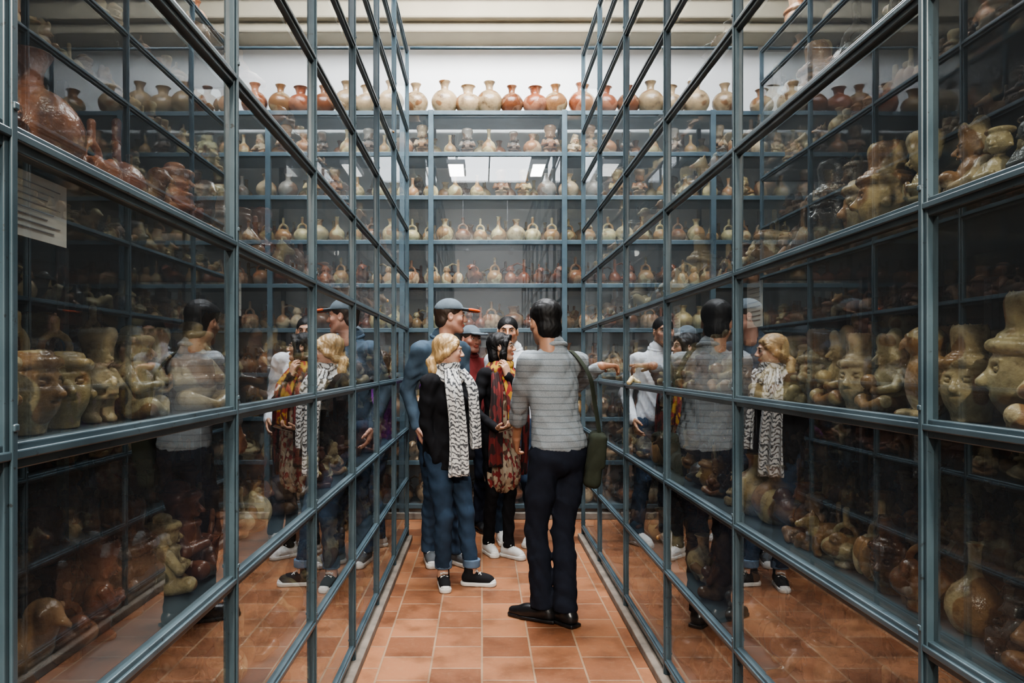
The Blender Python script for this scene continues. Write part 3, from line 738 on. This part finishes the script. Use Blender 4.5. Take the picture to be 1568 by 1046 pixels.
def person(name,loc,yaw,H,feet,hands,skin,topm,pantm,shoek,shoem,hairm,hair,headrot=(0,0,0),fem=False,hem=.9,sleeve=1.0,pant_r=1.0,cap=None,glasses=False,lean=(0,0),seed=0,bulk=1.0,poles=None,pel=None,collar=True,skirt=0,hemr=.058,cuff=None,hpos=(0,0)):
    s=H/1.75; e=empty(name,(loc[0],loc[1],0),yaw); Ri=Matrix.Rotation(-yaw,3,'Z'); base=Vector((loc[0],loc[1],0))
    TL=lambda p:Ri@(Vector(p)-base)
    px,py=(0,0) if pel is None else tuple((Ri@Vector((*pel,0)))[:2])
    lx,ly=tuple((Ri@Vector((*lean,0)))[:2])
    ft=[]
    for f in feet:
        q=TL((f[0],f[1],0)); ft.append((q.x,q.y,f[2]-yaw))
    P=Field(.0085); hw=.085 if not fem else .088
    P.ell((px,py-.005,.945*s),(.158*s,.112*s,.12*s),.03); P.ell((px,py-.035*s,.90*s),(.145*s,.095*s,.10*s),.03)
    cuffs=[]
    for sx,f in zip((-1,1),ft):
        hip=Vector((px+sx*hw*s,py,.90*s)); an=Vector((f[0],f[1],.10*s)); kn,an2=ik(hip,an,.415*s,.395*s,Vector((math.sin(-f[2])*.6,1,0)))
        ca=kn.lerp(an,.35)+Vector((0,-.012,0))
        P.chain([tuple(hip),tuple(hip.lerp(kn,.5)),tuple(kn)],[.088*s*pant_r,.078*s*pant_r,.060*s*pant_r],.03)
        P.chain([tuple(kn),tuple(ca),tuple(an)],[.060*s*pant_r,.060*s*pant_r,hemr*s],.02)
        P.cone(tuple(an),(an.x,an.y,an.z-.05),hemr*s,hemr*s,.01)
        cuffs.append(an)
    hz=.075*s if not cuff else .135*s
    link('trousers',P.mesh('trousers',[lambda X,Y,Z:hz-Z],wr(.0058,seed)),pantm,e)
    if cuff:
        for an in cuffs:
            C=Field(.005).cone((an.x,an.y-.002,hz+.005),(an.x,an.y-.002,hz+.045),hemr*s+.004,hemr*s+.005,.005)
            link('cuff',C.mesh('cuff',[lambda X,Y,Z:hz-.005-Z,lambda X,Y,Z:Z-hz-.045]),cuff,e)
            C=Field(.005).cone((an.x,an.y-.005,.07),(an.x,an.y-.005,hz+.04),.036,.038,.005); me=C.mesh('ankle'); paint(me,np.array(skin)); link('ankle',me,SKIN,e)
    for f in ft: shoe(e,f,f[2],(.93 if fem else 1.02)*s**.5,shoek,shoem)
    T=Field(.0085); b=bulk; cx,cy=lx,ly; mx,my=px*.5+lx*.5,py*.5+ly*.5
    sw=.160 if fem else .172
    T.ell((px,py-.01,.97*s),(.160*s,.120*s,.13*s),.04)
    T.ell((mx,my,1.10*s),((.128 if fem else .145)*s*b,.105*s*b,.15*s),.06)
    T.ell((cx,cy,1.28*s),((.142 if fem else .158)*s*b,.110*s*b,.17*s),.06)
    T.cone((cx-sw*.78*s,cy-.01,1.42*s),(cx+sw*.78*s,cy-.01,1.42*s),.056*s*b,.056*s*b,.05)
    T.cone((cx,cy-.015,1.42*s),(cx,cy-.012,1.505*s),.085*s,.064*s,.04)
    if fem:
        for sx in (-1,1): T.ell((cx+sx*.065*s,cy+.085*s,1.26*s),(.06*s,.05*s,.06*s),.04)
    if hem<.86: T.cone((px,py,.95*s),(px,py,hem*s-.03),.150*s,(.155+skirt)*s,.05)
    arms=[]
    poles=poles or [(-.2,-.8,-.6),(.2,-.8,-.6)]
    for i,sx in enumerate((-1,1)):
        sh=Vector((cx+sx*sw*s*b,cy-.01,1.415*s)); hd=hands[i]
        tgt=TL(hd['p']); el,wrp=ik(sh,tgt,.285*s,.255*s,Ri@Vector(hd['pole']) if 'pole' in hd else Vector(poles[i]))
        ra=(.047 if fem else .053)*s*b; end=el.lerp(wrp,hd.get('sleeve',sleeve))
        T.chain([tuple(sh),tuple(sh.lerp(el,.5)),tuple(el)],[ra*1.12,ra,ra*.86],.03)
        T.cone(tuple(el),tuple(end),ra*.86,ra*.86+(ra*.68-ra*.86)*hd.get('sleeve',sleeve),.02)
        if hd.get('sleeve',sleeve)<.7: T.cone(tuple(el.lerp(wrp,hd['sleeve']*.6)),tuple(end),ra*.95,ra*.95,.01)
        arms.append((sh,el,wrp,end))
        if not hd.get('hidden'):
            fd=Ri@Vector(hd['dir']) if 'dir' in hd else (wrp-el); pn=Ri@Vector(hd.get('palm',(0,0,-1)))
            hand_mesh(e,wrp,fd,pn,el,sx>0,s*(.92 if fem else 1),skin,hd.get('curl',.35),fore=.26 if hd.get('sleeve',sleeve)<.7 else .07,point=hd.get('point',False))
    hemf=lambda X,Y,Z: hem*s+.008*np.sin(20*X+14*Y)-Z
    T_mesh=T.mesh('upper_garment',[hemf],wr(.0058,seed+1)); link('upper_garment',T_mesh,topm,e)
    if collar:
        C=Field(.005); C.torus((cx,cy-.012,1.500*s),.062*s,.013,.005,tilt=-.3); link('collar',C.mesh('collar'),topm,e)
    hs=s**.6*(.93 if fem else .97)
    hp=Ri@Vector((*hpos,0))
    head(e,(cx+hp.x,cy+.025+hp.y,H-.122*hs),headrot,hs,skin,hair,hairm,fem,glasses,cap)
    return e,dict(s=s,arms=arms,c=(cx,cy),TL=TL,p=(px,py))

def striped(name,base,dark,per=.030):
    m,nt,b=newmat(name); o=objco(nt); sp=N(nt,'ShaderNodeSeparateXYZ'); nt.links.new(o,sp.inputs[0])
    a=N(nt,'ShaderNodeMath',operation='MULTIPLY'); a.inputs[1].default_value=1/per; nt.links.new(sp.outputs[2],a.inputs[0])
    nz=noise(nt,4,2,o); ad=N(nt,'ShaderNodeMath',operation='MULTIPLY_ADD'); nt.links.new(nz,ad.inputs[0]); ad.inputs[1].default_value=.5; nt.links.new(a.outputs[0],ad.inputs[2])
    fr=N(nt,'ShaderNodeMath',operation='FRACT'); nt.links.new(ad.outputs[0],fr.inputs[0])
    c=ramp(nt,fr.outputs[0],[(.0,base),(.74,base),(.80,dark),(.90,dark),(.96,base)])
    f=noise(nt,220,2,o); c=mixc(nt,1,c,ramp(nt,f,[(.3,(.78,.78,.78)),(.7,(1.12,1.12,1.12))]),'MULTIPLY')
    nt.links.new(c,b.inputs['Base Color']); b.inputs['Roughness'].default_value=.9; bump(nt,b,f,.3,.002); return m
def patterned(name,cols,scale,kind='vor',dist=3):
    m,nt,b=newmat(name); o=objco(nt)
    if kind=='vor':
        v=N(nt,'ShaderNodeTexVoronoi'); v.inputs['Scale'].default_value=scale; mp=N(nt,'ShaderNodeMapping'); mp.inputs['Scale'].default_value=(1,1,.55); nt.links.new(o,mp.inputs[0]); nt.links.new(mp.outputs[0],v.inputs['Vector'])
        sp=N(nt,'ShaderNodeSeparateColor'); nt.links.new(v.outputs['Color'],sp.inputs[0]); src=sp.outputs[0]
    else:
        v=N(nt,'ShaderNodeTexWave',wave_type='BANDS',bands_direction='DIAGONAL'); v.inputs['Scale'].default_value=scale; v.inputs['Distortion'].default_value=dist; v.inputs['Detail'].default_value=2; v.inputs['Detail Scale'].default_value=1.5
        nt.links.new(o,v.inputs[0]); src=v.outputs['Fac']
    st=[(i/len(cols),c) for i,c in enumerate(cols)]
    nt.links.new(ramp(nt,src,st,'CONSTANT' if kind=='vor' else 'LINEAR'),b.inputs['Base Color']); b.inputs['Roughness'].default_value=.9; return m
def fabric(name,c,var=.18): return simple(name,c,.9,var,14,bs=.25,bd=.003,bscale=160,spec=.2)
def denim(name,c): return simple(name,c,.85,.35,7,bs=.3,bd=.002,bscale=220,spec=.3)
GREY=striped('striped_knit',(.25,.28,.30),(.15,.175,.195),.034); NAVY=fabric('navy_twill',(.012,.015,.025)); BLACKL=simple('black_leather',(.012,.012,.013),.28,.2,20)
BLACK=fabric('black_jersey',(.009,.009,.011)); JEAN=denim('blue_denim',(.022,.041,.072)); JEAN2=denim('faded_denim',(.036,.062,.105)); CUFF=denim('denim_cuff',(.10,.15,.22))
CANV=fabric('black_canvas',(.015,.015,.017)); RUB=simple('white_rubber',(.66,.65,.62),.5,.05,30); WLEA=simple('white_leather',(.62,.62,.60),.5,.05,20)
HBLK=simple('black_hair',(.008,.0075,.0075),.55,.4,60,bs=.5,bd=.003,bscale=120,stretch=(1,1,.2),spec=.25); HBRN=simple('brown_hair',(.05,.03,.02),.45,.4,60,bs=.5,bd=.003,bscale=120,stretch=(1,1,.2))
HBLD=simple('blonde_hair',(.40,.26,.12),.42,.4,55,bs=.6,bd=.004,bscale=110,stretch=(1,1,.2))
BLUEP=fabric('slate_blue_cotton',(.060,.090,.125)); PURP=fabric('purple_cotton',(.12,.02,.16)); WSH=fabric('white_shirt',(.56,.58,.61)); OLIVE=fabric('olive_canvas',(.030,.035,.024))
CAPM=fabric('cap_cloth',(.11,.135,.155)); ORNG=fabric('orange_edge',(.75,.13,.04)); GREYC=fabric('grey_cotton',(.12,.13,.14)); REDP=fabric('red_cotton',(.12,.02,.02))
SCARF=patterned('grey_white_scarf',[(.04,.045,.05),(.22,.22,.23),(.56,.56,.54),(.62,.62,.60)],20,'wave',7); SHAWL=patterned('ikat_shawl',[(.34,.28,.20),(.09,.05,.035),(.26,.19,.13),(.18,.025,.025),(.31,.26,.19)],60)
YSC=patterned('red_yellow_scarf',[(.24,.025,.02),(.38,.21,.03),(.10,.02,.02),(.26,.03,.02),(.40,.24,.03)],40)
DRED=patterned('dark_red_wrap',[(.13,.018,.018),(.02,.012,.012),(.17,.025,.02),(.03,.012,.012),(.12,.02,.02)],26)
SK1=(.38,.20,.125); SK2=(.55,.33,.24); SK3=(.46,.27,.18); D=math.radians

A,ia=person('man_in_striped_sweater',(.40,4.14),D(28),1.77,
  feet=[(.335,4.16,D(62)),(.455,4.10,D(40))],
  hands=[dict(p=(.20,4.38,.99),sleeve=.45,curl=.45,palm=(.6,.5,-.3),pole=(-.6,-.7,-.4)),dict(p=(.675,4.26,1.41),sleeve=.92,curl=.25,point=True,palm=(.1,.1,-1),pole=(-.2,1,-.5),dir=(.75,.5,.05))],
  skin=SK1,topm=GREY,pantm=NAVY,shoek='dress',shoem=[BLACKL,BLACKL],hairm=HBLK,hair='thick',headrot=(D(-8),0,D(-8)),hem=.945,seed=1,lean=(-.01,0),pel=(.02,0),bulk=.97,pant_r=1.0,hemr=.062,hpos=(-.03,0))
s=ia['s']
bg=Field(.006); bg.box((0,0,0),(.045,.115,.15),.035,.02,(0,.05,0)); bg.box((.036,0,.05),(.022,.11,.09),.018,.012)
o=link('shoulder_bag',bg.mesh('shoulder_bag',disp=wr(.004,3)),OLIVE,A); q=ia['TL']((.620,4.14,.90)); o.location=q; o.rotation_euler=(0,D(4),D(-35))
R0=ia['arms'][1][0]
st=[(R0.x-.07,R0.y+.10,1.33),(R0.x-.065,R0.y+.03,1.480),(R0.x-.06,R0.y-.04,1.480),(R0.x-.02,R0.y-.125,1.36),(R0.x+.015,R0.y-.125,1.22),(q.x,q.y-.05,q.z+.13)]
ribbon('bag_strap',st,.019,.004,(1,.3,0),OLIVE,A,n=40,m=14,pleat=.2)

B,ib=person('blonde_woman_with_scarf',(-.235,4.85),D(-128),1.615,
  feet=[(-.065,4.83,D(-98)),(-.245,4.80,D(-172))],
  hands=[dict(p=(-.07,4.80,.82),hidden=True,pole=(.9,.6,.1)),dict(p=(-.285,4.72,.82),hidden=True,pole=(-1,.15,.1))],
  skin=SK2,topm=BLACK,pantm=JEAN,shoek='sneaker',shoem=[CANV,RUB],hairm=HBLD,hair='tied',headrot=(D(-3),0,D(46)),fem=True,hem=.82,seed=4,cuff=CUFF,hemr=.056,pant_r=.96,bulk=1.05,collar=False)
s=ib['s']; cx,cy=ib['c']
nk=Field(.006)
for k in range(4): nk.torus((cx,cy+.012,1.345+.019*k),.088-.007*k,.020,.006,sq=1.0,tilt=-.35+.16*k)
link('scarf_loop',nk.mesh('scarf_loop',disp=lambda X,Y,Z:.005*np.sin(70*Z+20*X+6*np.sin(25*Y))),SCARF,B)
ribbon('scarf_tail',[(.055,.09,1.38,.7),(.085,.150,1.27,1),(.075,.165,1.10,1.1),(.07,.165,.92,1.2),(.075,.165,.72,1.3)],.062,.020,(1,-.25,0),SCARF,B,n=40,m=40)
ribbon('scarf_tail_2',[(-.05,.09,1.38,.7),(-.085,.150,1.28,1),(-.09,.165,1.14,1),(-.10,.165,.98,1.2),(-.10,.165,.88,1.3)],.050,.018,(1,.25,0),SCARF,B,n=40,m=40)

C,ic=person('man_with_cap',(-.285,5.34),D(-142),1.88,
  feet=[(-.17,5.34,D(-140)),(-.37,5.38,D(-170))],
  hands=[dict(p=(-.11,5.28,1.00),curl=.4,palm=(-1,0,0)),dict(p=(-.45,5.24,.98),curl=.4,palm=(1,0,0))],
  skin=(.52,.28,.20),topm=BLUEP,pantm=JEAN2,shoek='sneaker',shoem=[GREYC,RUB],hairm=HBRN,hair='short',headrot=(0,0,D(58)),hem=.90,seed=7,cap=(CAPM,ORNG),bulk=1.0,hpos=(.05,0))

Dw,idd=person('woman_with_glasses',(.13,5.60),D(-138),1.655,
  feet=[(.195,5.54,D(-135)),(.05,5.64,D(-160))],
  hands=[dict(p=(.185,5.44,1.335),curl=.55,palm=(-.6,.6,.2),pole=(.5,-.6,-1),dir=(-.25,-.05,1)),dict(p=(.11,5.34,.96),curl=.6,palm=(0,.2,1),pole=(-.8,.2,-.6),dir=(.6,-.5,.1))],
  skin=SK3,topm=BLACK,pantm=BLACK,shoek='sneaker',shoem=[WLEA,RUB],hairm=HBLK,hair='long',headrot=(D(6),0,D(38)),fem=True,hem=.9,seed=9,glasses=True,hemr=.045,pant_r=.82,collar=False)
s=idd['s']; cx,cy=idd['c']
SW=Field(.009); SW.ell((0,.045,1.17),(.110,.110,.22),.06); SW.cone((0,.04,1.05),(0,.03,.60),.118,.130,.05)
link('shawl',SW.mesh('shawl',[lambda X,Y,Z:.50+.10*np.sin(9*X+4)-Z,lambda X,Y,Z:Z-1.36],lambda X,Y,Z:.011*np.sin(15*np.arctan2(X,Y)+3*np.sin(4*Z))*np.clip((1.35-Z)*2,0,1)),SHAWL,Dw)
ribbon('wrap_edge',[(-.10,.07,1.36,.8),(-.135,.12,1.22,1),(-.15,.13,1.02,1.1),(-.15,.12,.80,1.2),(-.14,.11,.60,1.2)],.045,.016,(1,.6,0),DRED,Dw,n=34,m=30)
ribbon('wrap_edge_2',[(.10,.07,1.36,.8),(.135,.12,1.22,1),(.15,.13,1.02,1.1),(.15,.12,.82,1.2),(.14,.11,.68,1.2)],.045,.016,(1,-.6,0),DRED,Dw,n=34,m=30)
nk=Field(.006)
for k in range(4): nk.torus((cx,cy+.015,1.375+.018*k),.088-.006*k,.022,.008,tilt=-.35+.1*k)
link('scarf_loop',nk.mesh('scarf_loop',disp=lambda X,Y,Z:.005*np.sin(70*Z+20*X)),YSC,Dw)
ribbon('scarf_tail',[(.03,.09,1.38,.8),(.04,.17,1.26,1),(.035,.19,1.12,1.1),(.03,.185,.98,1.2)],.055,.018,(1,0,0),YSC,Dw,n=30,m=36)
ribbon('scarf_tail_2',[(-.03,.09,1.38,.8),(-.05,.17,1.27,1),(-.06,.185,1.16,1.2)],.045,.018,(1,.2,0),YSC,Dw,n=30,m=36)
q=idd['TL']((.185,5.28,.965)); ph=boxes('phone',[(-.036,.036,-.07,.07,-.004,.004)],IRIS,Dw,.003); ph.location=q; ph.rotation_euler=(.3,.1,.8)

person('man_in_white_shirt',(.27,6.02),D(170),1.80,
  feet=[(.42,5.94,D(150)),(.16,6.02,D(185))],
  hands=[dict(p=(.46,5.90,.98),curl=.4,palm=(-1,0,0)),dict(p=(.08,5.94,.95),curl=.4,palm=(1,0,0))],
  skin=(.38,.20,.12),topm=WSH,pantm=JEAN,shoek='sneaker',shoem=[WLEA,RUB],hairm=HBLK,hair='short',headrot=(0,0,D(8)),hem=.9,seed=11,hpos=(-.04,0),lean=(-.02,0))
person('visitor_in_purple_top',(-.40,5.98),D(-100),1.53,
  feet=[(-.33,6.05,D(-100)),(-.40,5.86,D(-110))],
  hands=[dict(p=(-.16,6.10,.86),curl=.4,palm=(-1,0,0)),dict(p=(-.22,5.80,.84),curl=.4,palm=(1,0,0))],
  skin=SK3,topm=PURP,pantm=JEAN2,shoek='sneaker',shoem=[WLEA,RUB],hairm=HBRN,hair='long',headrot=(0,0,D(5)),fem=True,hem=.86,seed=13)
person('man_in_red_shirt',(-.10,6.44),D(-165),1.75,
  feet=[(-.02,6.42,D(-160)),(-.20,6.46,D(-175))],
  hands=[dict(p=(.10,6.38,.95),curl=.4,palm=(-1,0,0)),dict(p=(-.30,6.40,.95),curl=.4,palm=(1,0,0))],
  skin=(.42,.20,.14),topm=REDP,pantm=NAVY,shoek='dress',shoem=[BLACKL,BLACKL],hairm=HBRN,hair='short',headrot=(0,0,D(20)),hem=.9,seed=15,cap=(CAPM,CAPM))

# ------------------------------------------------------------------ camera, world
cam=bpy.data.cameras.new('camera'); co=bpy.data.objects.new('camera',cam); COL.objects.link(co)
co.location=(0,0,1.42); co.rotation_euler=(pi/2,0,0); cam.sensor_width=36; cam.lens=36*1150/1568
cam.shift_x=(784-738)/1568; cam.shift_y=(558-523)/1568; cam.clip_start=.02
SC.camera=co
w=bpy.data.worlds.new('world'); SC.world=w; w.use_nodes=True; w.node_tree.nodes['Background'].inputs[0].default_value=(.6,.7,.8,1); w.node_tree.nodes['Background'].inputs[1].default_value=.3
try: SC.view_settings.look='AgX - Medium High Contrast'
except Exception as ex: print(ex)
print('done',time.time()-T0)
